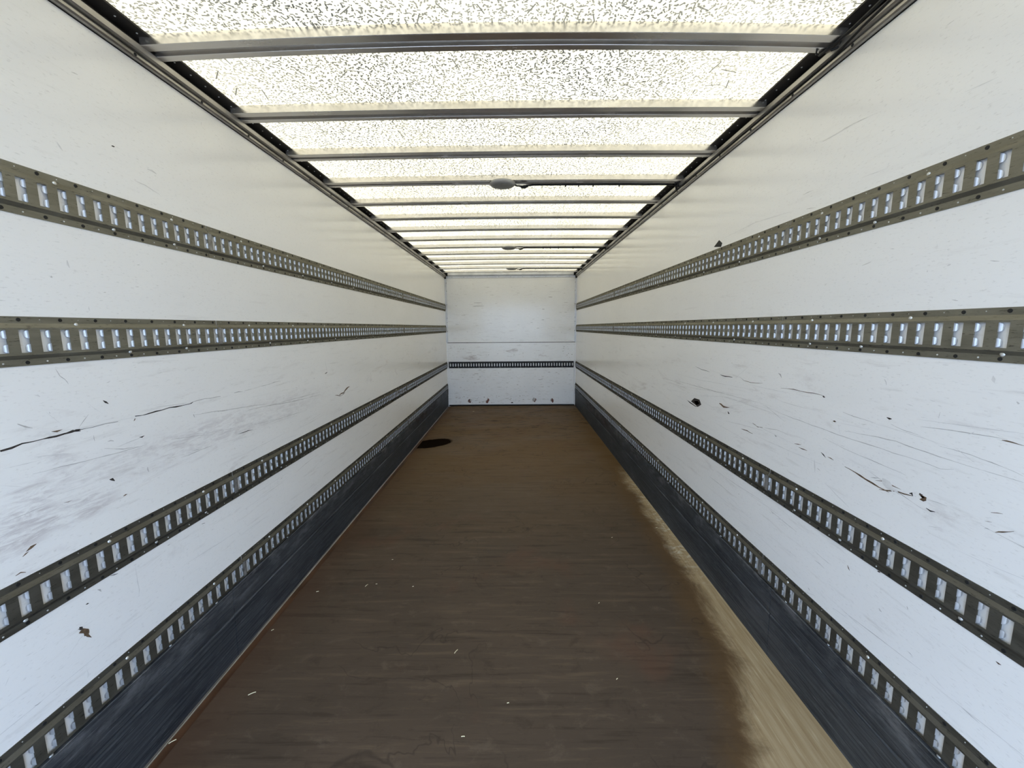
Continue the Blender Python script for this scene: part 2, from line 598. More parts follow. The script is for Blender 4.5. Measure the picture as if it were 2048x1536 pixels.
b = MB()
NX, NY = 24, 60
b.grid([[(-1.24 + 2.48 * i / NX, YA + (YB + .05 - YA) * j / NY, sheet_z(-1.24 + 2.48 * i / NX, YA + (YB + .05 - YA) * j / NY)) for i in range(NX + 1)] for j in range(NY + 1)])
ceil = b.build('ceiling', 'roof', None, True, False)
tag(ceil, 'translucent cream fibreglass roof sheet speckled with dark fibres', None, None, 'structure')

# eaves profiles
tn = 2
for s, nm in ((-1, 'over the dark floor puddle'), (1, 'carrying the black cable')):
    b = MB()
    prof = [(W, 2.4465), (1.2265, 2.4480), (1.2215, 2.4525), (1.2205, 2.4600), (1.2230, 2.4650), (1.2300, 2.4655), (1.2300, 2.4685),
            (1.2140, 2.4690), (1.2085, 2.4720), (1.2060, 2.4890), (1.2075, 2.4915), (W, 2.4920)]
    prof = [(s * u, w) for u, w in prof]
    b.prism(prof, YA, YB - .001, lambda u, w, q: (u, q, w))
    e = b.build('trim_%d' % tn, 'alu')
    tag(e, 'grey aluminium eaves profile ' + nm, None, None, 'structure')
    tn += 1
    b = MB()                                        # black seam under the profile
    x0, x1 = sorted((s * W, s * 1.2372))
    b.box((x0, YA, 2.4445), (x1, YB, 2.4470))
    b.build('seam', 'seal', e)
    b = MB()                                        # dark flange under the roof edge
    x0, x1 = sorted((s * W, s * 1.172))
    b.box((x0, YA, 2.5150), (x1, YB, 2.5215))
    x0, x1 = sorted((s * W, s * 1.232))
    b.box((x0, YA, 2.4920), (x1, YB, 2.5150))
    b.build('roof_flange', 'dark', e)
    b = MB()                                        # screws in the face, bright rivets in the flange
    y = .93
    while y < 7.7:
        b.lathe([(.0055, 0), (.0045, .0025), (0.0, .003)], (s * 1.2212, y, 2.4560), (-s, 0, 0), 8)
        y += .30
    tag(b.build('screw_heads', 'hole', e), kind='stuff')
    b = MB()
    y = .75
    while y < 7.7:
        b.lathe([(.0032, 0), (.0028, .0020), (0.0, .003)], (s * 1.198, y, 2.5152), (0, 0, -1), 8)
        y += .077
    tag(b.build('rivets', 'rivet', e), kind='stuff')

# ------------------------------------------------------------------ kick plates (baseboards)
KT = .337
for s, nm in ((-1, 'baseboard_left'), (1, 'baseboard_right')):
    root = empty(nm, (s * W, YA, 0))
    tag(root, 'dark scuffed steel kick plates along the foot of the wall with the ' + ('puddle' if s < 0 else 'pale floor strip'), None, None, 'structure')
    cuts = [YA, 1.712, 4.715, YB - .006]
    for i in range(3):
        b = MB()
        prof = [(.0010, -.011), (.0045, -.011), (.0045, .012), (.0075, .205), (.0050, .210), (.0050, .216), (.0085, .222), (.0118, KT - .006), (.0122, KT - .002), (.0110, KT), (.0010, KT)]
        b.prism([(s * (W - u), w) for u, w in prof], cuts[i] + .0015, cuts[i + 1] - .0015, lambda u, w, q: (u, q, w))
        b.build('kick_plate', 'kick', root)
    b = MB()
    for i in range(1, 3):
        b.box((min(s * (W - .001), s * (W - .0025)), cuts[i] - .002, 0), (max(s * (W - .001), s * (W - .0025)), cuts[i] + .002, KT - .003))
    b.build('seam', 'seal', root)

# bright angle strip at the floor on the left
b = MB()
b.prism([(-1.2355, -.014), (-1.2318, -.014), (-1.2322, -.008), (-1.2342, -.006), (-1.2346, .003), (-1.2355, .003)], YA, YB - .02, lambda u, w, q: (u, q, w))
tag(b.build('trim_4', 'alu'), 'thin pale metal strip between floor edge and kick plate', None, None, 'structure')

# ------------------------------------------------------------------ lashing rails
RH = .131           # rail height
D0, DW = .0022, .0105  # proud of the wall: flange, slotted web
PITCH_S, SLOT = .05, .0235
V = dict(fb=.0180, wb=.0285, s0=.0350, s1=.0960, wt=.1010, ft=.1130)


def tongue_faces(b, fn, s_edge, dirn, v0, v1, mi, na=5, nv=6):
    """half-round lip bent back from a slot edge; dirn = -1 for the far edge"""
    rows = []
    vm, hv = (v0 + v1) / 2, (v1 - v0) / 2
    for i in range(na + 1):
        t = i / na
        a = t * math.radians(78)
        R = .0078
        ss = s_edge + dirn * R * (1 - math.cos(a)) * .95
        dd = DW - .0008 - R * math.sin(a)
        w = hv * math.sqrt(max(0.0, 1 - (t * .93) ** 2.2))
        rows.append([fn(ss, vm + w * (2 * j / nv - 1), dd) for j in range(nv + 1)])
    b.grid(rows, mi)


def rail_section(sA, sB, phase, fn, mats, mirror_label, n_axis, loc, indiv=None, splice=False):
    """fn(s, v, d) -> world point; one rail section with slots, lips, bolts"""
    root = empty('lashing_rail', loc)
    tag(root, mirror_label, 'lashing rail')
    b = MB()

    def strip(v0, d0, v1, d1, a=sA, c=sB):
        b.face([fn(a, v0, d0), fn(c, v0, d0), fn(c, v1, d1), fn(a, v1, d1)])
    strip(RH, -.0003, RH, D0)
    strip(RH, D0, V['ft'], D0)
    strip(V['ft'], D0, V['wt'], DW)
    strip(V['wb'], DW, V['fb'], D0)
    strip(V['fb'], D0, 0, D0)
    strip(0, D0, 0, -.0003)
    for e in (sA, sB):
        b.face([fn(e, 0, -.0003), fn(e, 0, D0), fn(e, V['fb'], D0), fn(e, V['fb'], -.0003)])
        b.face([fn(e, V['fb'], D0), fn(e, V['wb'], DW), fn(e, V['wb'] , DW - .003), fn(e, V['fb'], D0 - .002)])
        b.face([fn(e, V['wb'], DW), fn(e, V['wt'], DW), fn(e, V['wt'], DW - .003), fn(e, V['wb'], DW - .003)])
    strip(V['wt'], DW, V['s1'], DW)
    strip(V['s0'], DW, V['wb'], DW)
    n0 = math.ceil((sA + .006 - phase) / PITCH_S)
    slots = []
    k = n0
    while phase + k * PITCH_S + SLOT < sB - .005:
        slots.append(phase + k * PITCH_S)
        k += 1
    prev = sA
    v0, v1 = V['s0'], V['s1']
    tl = (v1 - v0) * .36
    spans = ((v0 + .001, v0 + .001 + tl), (v1 - .001 - tl, v1 - .001))
    th = .0028
    for a in slots:
        c = a + SLOT
        strip(v0, DW, v1, DW, prev, a)
        prev = c
        b.face([fn(a, v0, DW), fn(a, v1, DW), fn(a, v1, DW - th), fn(a, v0, DW - th)])
        b.face([fn(c, v0, DW), fn(c, v1, DW), fn(c, v1, DW - th), fn(c, v0, DW - th)])
        b.face([fn(a, v1, DW), fn(c, v1, DW), fn(c, v1, DW - th), fn(a, v1, DW - th)])
        b.face([fn(a, v0, DW), fn(c, v0, DW), fn(c, v0, DW - th), fn(a, v0, DW - th)])
        for q in spans:
            tongue_faces(b, fn, a, 1, q[0], q[1], 1, 3, 4)
            if not (indiv and indiv[0] <= a <= indiv[1]):
                tongue_faces(b, fn, c, -1, q[0], q[1], 1, 4, 4)
    strip(v0, DW, v1, DW, prev, sB)
    body = b.build('slotted_profile', mats, root, False, False)
    if indiv:
        proto = {}
        for a in slots:
            if indiv[0] <= a <= indiv[1]:
                for qi, q in enumerate(spans):
                    if qi not in proto:
                        tb = MB()
                        base = Vector(fn(0, 0, 0))
                        tongue_faces(tb, lambda s_, v_, d_: Vector(fn(s_, v_, d_)) - base, SLOT, -1, q[0], q[1], 0)
                        proto[qi] = tb.mesh('slot_lip', 'tongue', True)
                    o = add('slot_lip', proto[qi], root)
                    o.location = Vector(fn(a, 0, 0))
    # dark bolts every 100 mm in both flanges, small bright rivets between them
    db, rb = MB(), MB()
    nrm = Vector(n_axis)
    s = phase + math.ceil((sA + .03 - phase) / .1) * .1
    while s < sB - .02:
        db.lathe([(.0052, 0), (.0048, .0016), (0.0, .0018)], fn(s + .011, .1225, D0 - .0002), nrm, 8)
        db.lathe([(.0052, 0), (.0048, .0016), (0.0, .0018)], fn(s + .016, .0085, D0 - .0002), nrm, 8)
        rb.lathe([(.0026, 0), (.0020, .0012), (0.0, .0016)], fn(s + .063, .0090, D0 - .0002), nrm, 6)
        rb.lathe([(.0017, 0), (.0013, .0008), (0.0, .0010)], fn(s + .060, .1230, D0 - .0002), nrm, 6)
        s += .1
    tag(db.build('bolt_heads', 'hole', root, False, False), kind='stuff')
    tag(rb.build('rivets', 'rivet', root, False, False), kind='stuff')
    # larger pan-head screws on the bends
    sm = MB()
    sm.lathe([(.0056, 0), (.0050, .0020), (.0028, .0031), (0.0, .0035)], (0, 0, 0), nrm, 10)
    scr = sm.mesh('screw', 'rivet', True)
    s = math.ceil((sA - .02) / .40) * .40 + .02
    while s < sB - .03:
        if s > sA + .02:
            for vv, ds in ((.1100, .0), (.0200, .16)):
                o = add('screw', scr, root)
                o.location = Vector(fn(s + ds if s + ds < sB - .02 else s, vv, .0038))
        s += .40
    if splice:                                      # paler plate bridging the joint to the next section
        pb = MB()
        v0_, v1_ = V['wb'] + .001, V['wt'] - .001
        pr = [(sB - .0035, DW - .002), (sB - .0035, DW + .0008), (sB + .016, DW + .0008), (sB + .016, DW - .002)]
        rows = [[fn(a_, v_, d_) for a_, d_ in pr] for v_ in (v0_, v1_)]
        pb.grid(rows, 0, True)
        pb.face(rows[0])
        pb.face(rows[1])
        pb.build('splice_plate', 'splice', root)
    return root


SECT = [(YA, 1.7985, 'end section beyond the first joint'), (1.8015, 4.8185, ''), (4.8215, YB - .022, '')]
SECT_TXT = ['open rear section', 'middle section', 'section ending at bulkhead']
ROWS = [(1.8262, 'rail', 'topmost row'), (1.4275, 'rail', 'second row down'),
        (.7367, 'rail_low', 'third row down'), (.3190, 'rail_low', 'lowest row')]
for s in (-1, 1):
    side = 'wall beside the floor puddle' if s < 0 else 'wall beside the pale floor strip'
    for z0, mk, rt in ROWS:
        for i, (a, c, _) in enumerate(SECT):
            fn = (lambda q, v, d, s=s, z0=z0: (s * (W - d), q, z0 + v))
            lab = 'slotted steel lashing rail, %s, %s, %s' % (rt, side, SECT_TXT[i])
            lab = lab.replace('slotted steel lashing rail, ', 'slotted rail, ')
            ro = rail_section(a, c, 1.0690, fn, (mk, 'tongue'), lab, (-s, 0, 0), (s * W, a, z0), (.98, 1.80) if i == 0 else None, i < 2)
            ro['group'] = 'slotted lashing rails on the side walls'

fnb = lambda q, v, d: (q, YB - .012 - d, .7415 + v * .125 / RH)
ro = rail_section(-1.205, 1.200, -1.185, fnb, ('rail_black', 'tongue'), 'black slotted lashing rail across the white bulkhead', (0, -1, 0), (0, YB - .012, .74))

# ------------------------------------------------------------------ roof bows
ORD = ['first', 'second', 'third', 'fourth', 'fifth', 'sixth', 'seventh', 'eighth', 'ninth', 'tenth', 'eleventh', 'twelfth',
       'thirteenth', 'fourteenth', 'fifteenth', 'sixteenth', 'seventeenth', 'eighteenth', 'nineteenth']
BP = [(0, .0325), (0, .0), (.0015, -.0015), (.033, -.0015), (.034, 0), (.034, .016), (.062, .016), (.062, 0), (.063, -.0015), (.0885, -.0015), (.09, 0), (.09, .0325)]
bow_y = [1.539 + .4525 * k for k in range(-5, 14)]
bmesh_me = None
LAMP_BOWS = {}
for i, y0 in enumerate(bow_y):
    if bmesh_me is None or i in (5, 6):           # the sixth bow is bent upwards more than the rest
        cb = .024 if i == 5 else .008
        b = MB()
        xs = [-1.2095 + 2.419 * j / 20 for j in range(21)]
        rows = [[(x, u, camber(x, cb) + w) for u, w in BP] for x in xs]
        b.grid(rows, 0, True)
        b.face(list(reversed(rows[0])))
        b.face(rows[-1])
        o = b.build('roof_bow', 'bow')
        bmesh_me = o.data
    else:
        o = add('roof_bow', bmesh_me)
    o.location = (0, y0, 2.4905)
    n = len(bow_y) - 1 - i
    extra = {8: ' holding the lamp farthest from the bulkhead', 13: ' holding the middle lamp', 17: ' holding the lamp by the bulkhead'}.get(i, '')
    tag(o, '%s grooved aluminium roof bow counted from the bulkhead%s' % (ORD[n], extra), 'roof bow', 'roof bows across the translucent roof')

# ------------------------------------------------------------------ lamps with their leads
for i, px, txt in ((8, 1005, 'farthest from the bulkhead'), (13, 1017.6, 'midway to the bulkhead'), (17, 1023.5, 'nearest the bulkhead')):
    yc = bow_y[i] + .045
    pz = 2.4890 + .007
    x = on_z(px, {8: 369, 13: 496, 17: 538}[i], 2.488).x
    root = tag(empty('ceiling_lamp', (x, yc, pz)), 'round grey dome lamp under a roof bow, the lamp ' + txt, 'lamp', 'dome lamps under the roof bows')
    b = MB()
    b.lathe([(0.0, .003), (.080, .003), (.0865, 0.0), (.0870, -.008), (.0830, -.015), (.0740, -.020), (.068, -.0205)], (x, yc, pz), (0, 0, 1), 40)
    hs = b.build('housing', 'lamp', root, True)
    b = MB()
    b.lathe([(.0685, -.018), (.0660, -.0225), (.045, -.0265), (.022, -.0285), (0.0, -.029)], (x, yc, pz), (0, 0, 1), 36)
    b.build('lens', 'lens', hs, True)
    b = MB()
    zz = lambda q: 2.4890 + camber(q) - .001
    pts = [(x + .07, yc + .01, pz - .003), (x + .095, yc + .025, pz - .012), (x + .135, yc + .035, zz(x + .135) - .012), (x + .17, yc + .04, zz(x + .17) - .006)]
    q = x + .22
    while q < 1.17:
        pts.append((q, yc + .040 + rnd.uniform(-.002, .002), zz(q) - .003))
        q += .06
    pts.append((1.198, yc + .045, 2.484))
    b.tube(pts, .0052, 6)
    ld = b.build('lead', 'cable', root, True)
    b = MB()
    for q in (.43, .52, .62, .80):
        b.box((q - .0035, yc + .034, zz(q) - .016), (q + .0035, yc + .046, zz(q) + .004))
        if i == 17:
            break
    tag(b.build('cable_ties', 'cable', ld), kind='stuff')
    b = MB()
    b.tube([(x + .12, yc + .03, pz - .010), (x + .135, yc + .036, pz - .022), (x + .155, yc + .038, pz - .020), (x + .175, yc + .040, pz - .010)], .006, 6)
    b.build('connector', 'cable', ld, True)

# supply cables along the eaves
b = MB()
p = [(1.180, YA, 2.512), (1.182, .2, 2.506), (1.186, 1.0, 2.501), (1.190, 1.30, 2.4975), (1.192, 1.50, 2.4860), (1.188, 1.58, 2.4835), (1.180, 1.63, 2.4845)]
b.tube(p, .0055, 8)
c1 = b.build('power_cable', 'cable', None, True)
tag(c1, 'thick black cable slung along the eaves', 'cable')
c1['label'] = 'black cable ending at a zip tied bow, thicker of two on the eaves'
b = MB()
b.tube([(1.187, 1.575, 2.4985), (1.205, 1.562, 2.4915), (1.212, 1.575, 2.4800), (1.195, 1.590, 2.4770), (1.182, 1.588, 2.4860)], .004, 6)
b.tube([(1.150, 1.600, 2.4885), (1.158, 1.615, 2.481), (1.170, 1.622, 2.4820)], .003, 6)
b.build('zip_tie', 'cable', c1, True)
b = MB()
p = [(1.207, YA, 2.499), (1.208, .5, 2.4975), (1.2085, 1.2, 2.4965), (1.2085, 1.45, 2.4780), (1.2160, 1.62, 2.4672), (1.2170, 2.2, 2.4668), (1.2170, 3.0, 2.4668), (1.2170, 5.3, 2.4668), (1.2170, 7.05, 2.4668)]
b.tube(p, .0046, 8)
c2 = b.build('supply_cable', 'cable', None, True)
tag(c2, 'thin black cable lying in the eaves groove past every roof bow', 'cable')
for i in (8, 13, 17):                               # junction clips where the lamp leads leave
    y = bow_y[i]
    b = MB()
    b.tube([(1.192, y + .055, 2.484), (1.2, y + .085, 2.480), (1.213, y + .075, 2.470), (1.217, y + .03, 2.466), (1.215, y - .03, 2.4665)], .0075, 6)
    b.tube([(1.175, y + .06, 2.487), (1.195, y + .10, 2.481), (1.213, y + .13, 2.468)], .006, 6)
    b.build('junction', 'cable', c2, True)


# ------------------------------------------------------------------ wear on the walls (thin marks with shapes of their own)
class Marks:
    def __init__(self, s):
        self.s = s
        self.b = MB()
        self.k = 0

    def P(self, y, z):
        self.k += 1
        return (self.s * (W - .00035 - (self.k % 7) * .00006), y, z)

    def ribbon(self, yz, w, mi, jit=.5, taper=True):
        pts = []
        for (y0, z0), (y1, z1) in zip(yz[:-1], yz[1:]):
            n = max(2, int(math.hypot(y1 - y0, z1 - z0) / .03))
            for i in range(n):
                t = i / n
                pts.append((y0 + (y1 - y0) * t, z0 + (z1 - z0) * t))
        pts.append(yz[-1])
        self.k += 1
        off = .00035 + (self.k % 9) * .00005
        rows = []
        N = len(pts)
        for i, (y, z) in enumerate(pts):
            a, c = pts[max(0, i - 1)], pts[min(N - 1, i + 1)]
            dy, dz = c[0] - a[0], c[1] - a[1]
            L = math.hypot(dy, dz) or 1
            ny, nz = -dz / L, dy / L
            t = i / max(1, N - 1)
            ww = w * (.25 + .75 * math.sin(math.pi * min(1, max(0, t))) if taper else 1) * rnd.uniform(1 - jit * .8, 1 + jit * .6)
            j = rnd.uniform(-jit, jit) * w * .8
            rows.append([(self.s * (W - off), y + ny * (j + ww / 2), z + nz * (j + ww / 2)),
                         (self.s * (W - off), y + ny * (j - ww / 2), z + nz * (j - ww / 2))])
        self.b.grid(rows, mi)

    def blot(self, y, z, ry, rz, mi, n=11, rough=.45, rot=0.0):
        self.k += 1
        off = .00035 + (self.k % 9) * .00005
        pts = []
        for i in range(n):
            a = 2 * math.pi * i / n
            r = rnd.uniform(1 - rough, 1 + rough * .5)
            u, w = ry * r * math.cos(a), rz * r * math.sin(a)
            pts.append((self.s * (W - off), y + u * math.cos(rot) - w * math.sin(rot), z + u * math.sin(rot) + w * math.cos(rot)))
        self.b.face(pts, mi)

    def px(self, pts):
        o = [on_x(x, y, self.s * W) for x, y in pts]
        return [(p.y, p.z) for p in o]


MM = ['m_dark', 'm_brown', 'm_grey', 'm_pale', 'm_rust']
DARK, BROWN, GREY, PALE, RUST = range(5)


def crop(ox, oy, pts, k=700 / 2048):
    return [(ox + x * k, oy + y * k) for x, y in pts]


def rail_clear(y, z, h=.02):
    return all(not (z0 - h < z < z0 + RH + h) for z0, _, _ in ROWS) and z > KT + h


def random_wear(mk, n_small, n_long, seed):
    rnd.seed(seed)
    for i in range(n_small):
        z = rnd.choice((rnd.uniform(.46, .73), rnd.uniform(.88, 1.40), rnd.uniform(.88, 1.40), rnd.uniform(1.57, 1.81), rnd.uniform(1.97, 2.4)))
        y = rnd.uniform(.5, 7.7)
        if not rail_clear(y, z):
            continue
        if z > 1.97 and rnd.random() < .75:
            continue
        a = rnd.choice((rnd.uniform(-.25, .25), rnd.uniform(-.25, .25), rnd.uniform(.9, 2.1)))
        L = rnd.uniform(.005, .022)
        mi = rnd.choice((GREY, GREY, GREY, GREY, PALE, PALE, PALE, PALE, PALE, BROWN) if z < 1.5 else (PALE, PALE, GREY))
        mk.ribbon([(y, z), (y + L * math.cos(a), z + L * math.sin(a))], rnd.uniform(.0008, .0022), mi, .7)
    for i in range(n_long):
        z = rnd.choice((rnd.uniform(.47, .70), rnd.uniform(.9, 1.28), rnd.uniform(.9, 1.28)))
        y = rnd.uniform(.6, 7.0)
        L = rnd.uniform(.08, .55)
        dz = rnd.uniform(-.10, .10) * L
        if rail_clear(y, z) and rail_clear(y, z + dz):
            mk.ribbon([(y, z), (y + L * .5, z + dz * .5 + rnd.uniform(-.004, .004)), (y + L, z + dz)], rnd.uniform(.0010, .0022), rnd.choice((PALE, PALE, PALE, GREY)), .4)


# wall beside the puddle
L = Marks(-1)
c4 = lambda *p: L.px(crop(0, 500, p))
c1_ = lambda *p: L.px(crop(0, 0, p))
c7 = lambda *p: L.px(crop(0, 1011, p))
L.ribbon(c4((0, 1175), (130, 1135), (250, 1108), (330, 1088), (420, 1065), (470, 1052)), .0042, DARK, .7, False)
L.ribbon(c4((380, 1075), (470, 1056)), .006, DARK, .7)
L.ribbon(c4((470, 1052), (540, 1035), (690, 1003)), .0024, DARK, .9, False)
L.ribbon(c4((790, 975), (870, 960), (950, 935), (1030, 915), (1110, 900), (1130, 888)), .0036, DARK, .8, False)
L.ribbon(c4((1130, 888), (1200, 870), (1290, 858)), .0022, GREY, .9, False)
L.ribbon(c4((1370, 835), (1420, 826)), .004, DARK, .9)
L.ribbon(c4((1430, 822), (1500, 805), (1640, 765)), .0026, GREY, .9, False)
L.ribbon(c4((300, 1060), (365, 1055)), .004, BROWN, .8)
for pts, w, mi in (([(190, 1310), (420, 1255), (640, 1200), (860, 1140)], .0022, GREY), ([(20, 1280), (250, 1225)], .002, PALE),
                   ([(1030, 1090), (1250, 1065), (1440, 1030), (1600, 990)], .0024, PALE), ([(1130, 965), (1300, 940), (1560, 900)], .0034, GREY),
                   ([(1420, 945), (1560, 912), (1700, 890), (1880, 845)], .003, GREY), ([(1000, 1110), (1200, 1080)], .002, GREY),
                   ([(610, 1160), (720, 1165), (830, 1150)], .0026, GREY), ([(690, 1150), (830, 1095)], .0022, GREY), ([(815, 1098), (845, 1088)], .004, DARK),
                   ([(1060, 1215), (1240, 1145)], .0026, GREY), ([(1390, 1078), (1480, 1050)], .0036, DARK), ([(1120, 1175), (1180, 1160)], .004, GREY),
                   ([(325, 695), (350, 735), (380, 755), (400, 785)], .0026, GREY), ([(605, 878), (632, 902)], .0055, DARK), ([(460, 1040), (520, 960)], .0018, GREY),
                   ([(270, 950), (360, 1020)], .0012, PALE), ([(500, 890), (600, 960)], .0012, PALE), ([(100, 1020), (190, 1042)], .005, GREY),
                   ([(630, 1120), (665, 1118)], .005, GREY), ([(545, 1085), (555, 1120)], .003, GREY), ([(1900, 640), (1915, 720)], .003, GREY),
                   ([(1900, 722), (1915, 715)], .008, DARK), ([(640, 1346), (672, 1348)], .008, DARK), ([(720, 1438), (745, 1430)], .004, BROWN),
                   ([(1985, 850), (2010, 835), (2030, 812), (2045, 800)], .012, BROWN), ([(2000, 848), (2020, 832)], .009, DARK), ([(1960, 850), (2000, 852)], .005, BROWN),
                   ([(300, 1440), (430, 1400), (560, 1360)], .0015, PALE), ([(860, 1270), (870, 1300)], .004, GREY), ([(390, 60), (410, 105)], .006, PALE),
                   ([(300, 150), (308, 162)], .006, GREY), ([(1130, 960), (1140, 980)], .0035, GREY), ([(780, 1000), (792, 985)], .003, BROWN),
                   ([(200, 850), (235, 858)], .004, PALE), ([(0, 1380), (130, 1385)], .002, PALE), ([(200, 1210), (420, 1190)], .002, PALE),
                   ([(930, 1300), (1120, 1210)], .0016, PALE), ([(1290, 1130), (1500, 1080)], .0014, PALE), ([(1560, 960), (1800, 900)], .0016, PALE)):
    L.ribbon(c4(*pts), w, mi, .6)
L.ribbon(c1_((785, 1055), (850, 1085), (935, 1140)), .0018, GREY, .4)
L.ribbon(c1_((650, 850), (670, 856)), .006, DARK, .4)
L.ribbon(c1_((415, 420), (455, 438)), .0022, GREY, .4)
L.ribbon(c1_((330, 830), (370, 885)), .006, PALE, .6)
L.ribbon(c1_((860, 985), (915, 1015)), .007, PALE, .6)
yz = c7((500, 740))[0]
L.blot(yz[0], yz[1], .018, .011, BROWN, 12, .6, -.5)
L.ribbon(c7((465, 715), (490, 745), (540, 765)), .007, BROWN, .8)
L.ribbon(c7((462, 715), (480, 730)), .008, DARK, .6)
for pts, w, mi in (([(790, 355), (800, 430), (812, 470), (815, 525)], .0035, PALE), ([(645, 412), (690, 395)], .003, DARK), ([(500, 580), (520, 572)], .003, DARK),
                   ([(570, 490), (595, 500)], .004, GREY), ([(200, 1175), (240, 1150)], .003, GREY), ([(100, 1240), (130, 1220)], .002, PALE), ([(400, 880), (480, 760)], .0016, PALE),
                   ([(1180, 108), (1200, 104)], .003, DARK), ([(980, 232), (995, 228)], .004, GREY), ([(510, 960), (515, 1010)], .003, PALE), ([(150, 270), (215, 230)], .006, BROWN),
                   ([(90, 410), (150, 385)], .005, BROWN), ([(130, 300), (165, 265)], .004, BROWN)):
    L.ribbon(c7(*pts), w, mi, .7)
random_wear(L, 420, 70, 11)
tag(L.b.build('wear_marks', MM, wall_left, False, False), 'dark cracks, scuffs and scratches in the white lining', kind='stuff')

# wall beside the pale floor strip
R = Marks(1)
c6 = lambda *p: R.px(crop(1348, 500, p))
c9 = lambda *p: R.px(crop(1348, 1011, p))
c3 = lambda *p: R.px(crop(1348, 0, p))
for pts, w, mi in (([(125, 682), (160, 700), (210, 714)], .0038, DARK), ([(270, 728), (300, 740), (342, 747)], .0065, DARK), ([(385, 743), (410, 765), (450, 775), (520, 780)], .0026, BROWN),
                   ([(625, 806), (700, 815), (780, 832), (880, 852)], .0030, BROWN), ([(870, 855), (885, 860)], .006, DARK),
                   ([(520, 905), (600, 945), (700, 985), (850, 1040), (1000, 1095), (1150, 1140), (1290, 1190), (1430, 1230), (1560, 1280), (1640, 1285)], .0022, GREY),
                   ([(880, 1100), (1000, 1165), (1130, 1220), (1250, 1270), (1360, 1320)], .0020, GREY), ([(990, 950), (1050, 972), (1180, 1015)], .0026, GREY),
                   ([(930, 998), (950, 1005)], .005, BROWN), ([(950, 1006), (1100, 1040), (1180, 1060)], .0015, PALE), ([(1245, 984), (1275, 987)], .005, DARK),
                   ([(1270, 1020), (1350, 1055), (1430, 1082)], .0022, GREY), ([(1000, 1060), (1150, 1085), (1300, 1120), (1550, 1210), (1800, 1285), (2048, 1358)], .0022, GREY),
                   ([(1560, 1150), (1680, 1180), (1800, 1222), (1930, 1270), (2048, 1325)], .0018, GREY), ([(1920, 1112), (1980, 1125), (2048, 1148)], .0034, BROWN),
                   ([(80, 880), (110, 905), (140, 920)], .009, DARK), ([(265, 900), (290, 912), (325, 922)], .010, BROWN),
                   ([(315, 945), (325, 958)], .010, DARK), ([(460, 1012), (490, 1035), (520, 1040)], .004, BROWN), ([(530, 1040), (600, 1052), (670, 1082)], .0026, GREY),
                   ([(395, 1048), (430, 1060), (462, 1075)], .0045, BROWN), ([(590, 1085), (602, 1092)], .004, DARK), ([(705, 1135), (745, 1140)], .004, BROWN), ([(730, 1155), (780, 1172)], .0035, BROWN),
                   ([(860, 1185), (890, 1215)], .004, DARK), ([(900, 1210), (935, 1232)], .004, BROWN), ([(1000, 1265), (1060, 1300), (1120, 1345), (1200, 1390), (1260, 1420)], .0050, BROWN),
                   ([(1180, 1345), (1240, 1360), (1330, 1400)], .003, BROWN), ([(1200, 1400), (1300, 1412), (1400, 1442)], .0050, BROWN), ([(1150, 1330), (1200, 1332)], .003, GREY),
                   ([(1380, 1420), (1400, 1436)], .006, DARK), ([(1440, 1465), (1478, 1468)], .008, BROWN), ([(1435, 1425), (1450, 1440)], .010, DARK),
                   ([(1490, 1460), (1600, 1500)], .0016, GREY), ([(350, 758), (400, 715), (465, 655)], .0020, PALE), ([(612, 718), (632, 746)], .006, GREY), ([(1100, 92), (1155, 70)], .0022, GREY),
                   ([(0, 790), (120, 810), (400, 850)], .0030, PALE), ([(0, 760), (250, 830), (520, 900)], .0024, GREY), ([(0, 720), (150, 760), (420, 810)], .0022, PALE),
                   ([(100, 850), (300, 860), (560, 930)], .0024, PALE), ([(540, 915), (650, 1005)], .0014, GREY), ([(560, 850), (640, 890), (900, 960)], .0018, PALE),
                   ([(820, 1225), (828, 1305)], .005, PALE), ([(880, 1360), (1025, 1508)], .0018, GREY), ([(1150, 1300), (1400, 1480), (1480, 1530)], .0016, GREY),
                   ([(1235, 755), (1245, 790)], .006, PALE), ([(1870, 735), (1885, 775)], .007, PALE), ([(2005, 890), (2025, 893)], .006, GREY), ([(1430, 1085), (1560, 1140)], .0014, PALE),
                   ([(1720, 1080), (1760, 1068)], .003, PALE), ([(960, 1020), (975, 1080)], .0018, PALE), ([(1640, 1150), (1760, 1245)], .0014, PALE), ([(1850, 65), (1905, 66)], .0028, GREY),
                   ([(50, 350), (85, 345)], .004, PALE), ([(1600, 95), (1620, 80)], .004, PALE), ([(280, 860), (312, 905)], .0014, GREY)):
    R.ribbon(c6(*pts), w, mi, .6)
for pts_, mi_ in ((((100, 885), (120, 866), (150, 876), (160, 905), (140, 918), (125, 905)), DARK), (((118, 885), (140, 882), (150, 900), (132, 908)), BROWN),
                  (((1432, 1428), (1455, 1436), (1480, 1448), (1476, 1466), (1448, 1462), (1452, 1448)), BROWN), (((1440, 1432), (1462, 1442), (1470, 1452), (1452, 1450)), DARK)):
    R.b.face([(W - .0009, q[0], q[1]) for q in c6(*pts_)], mi_)
yz = c6((1265, 1385))[0]
R.blot(yz[0], yz[1], .030, .012, PALE, 14, .5, .35)
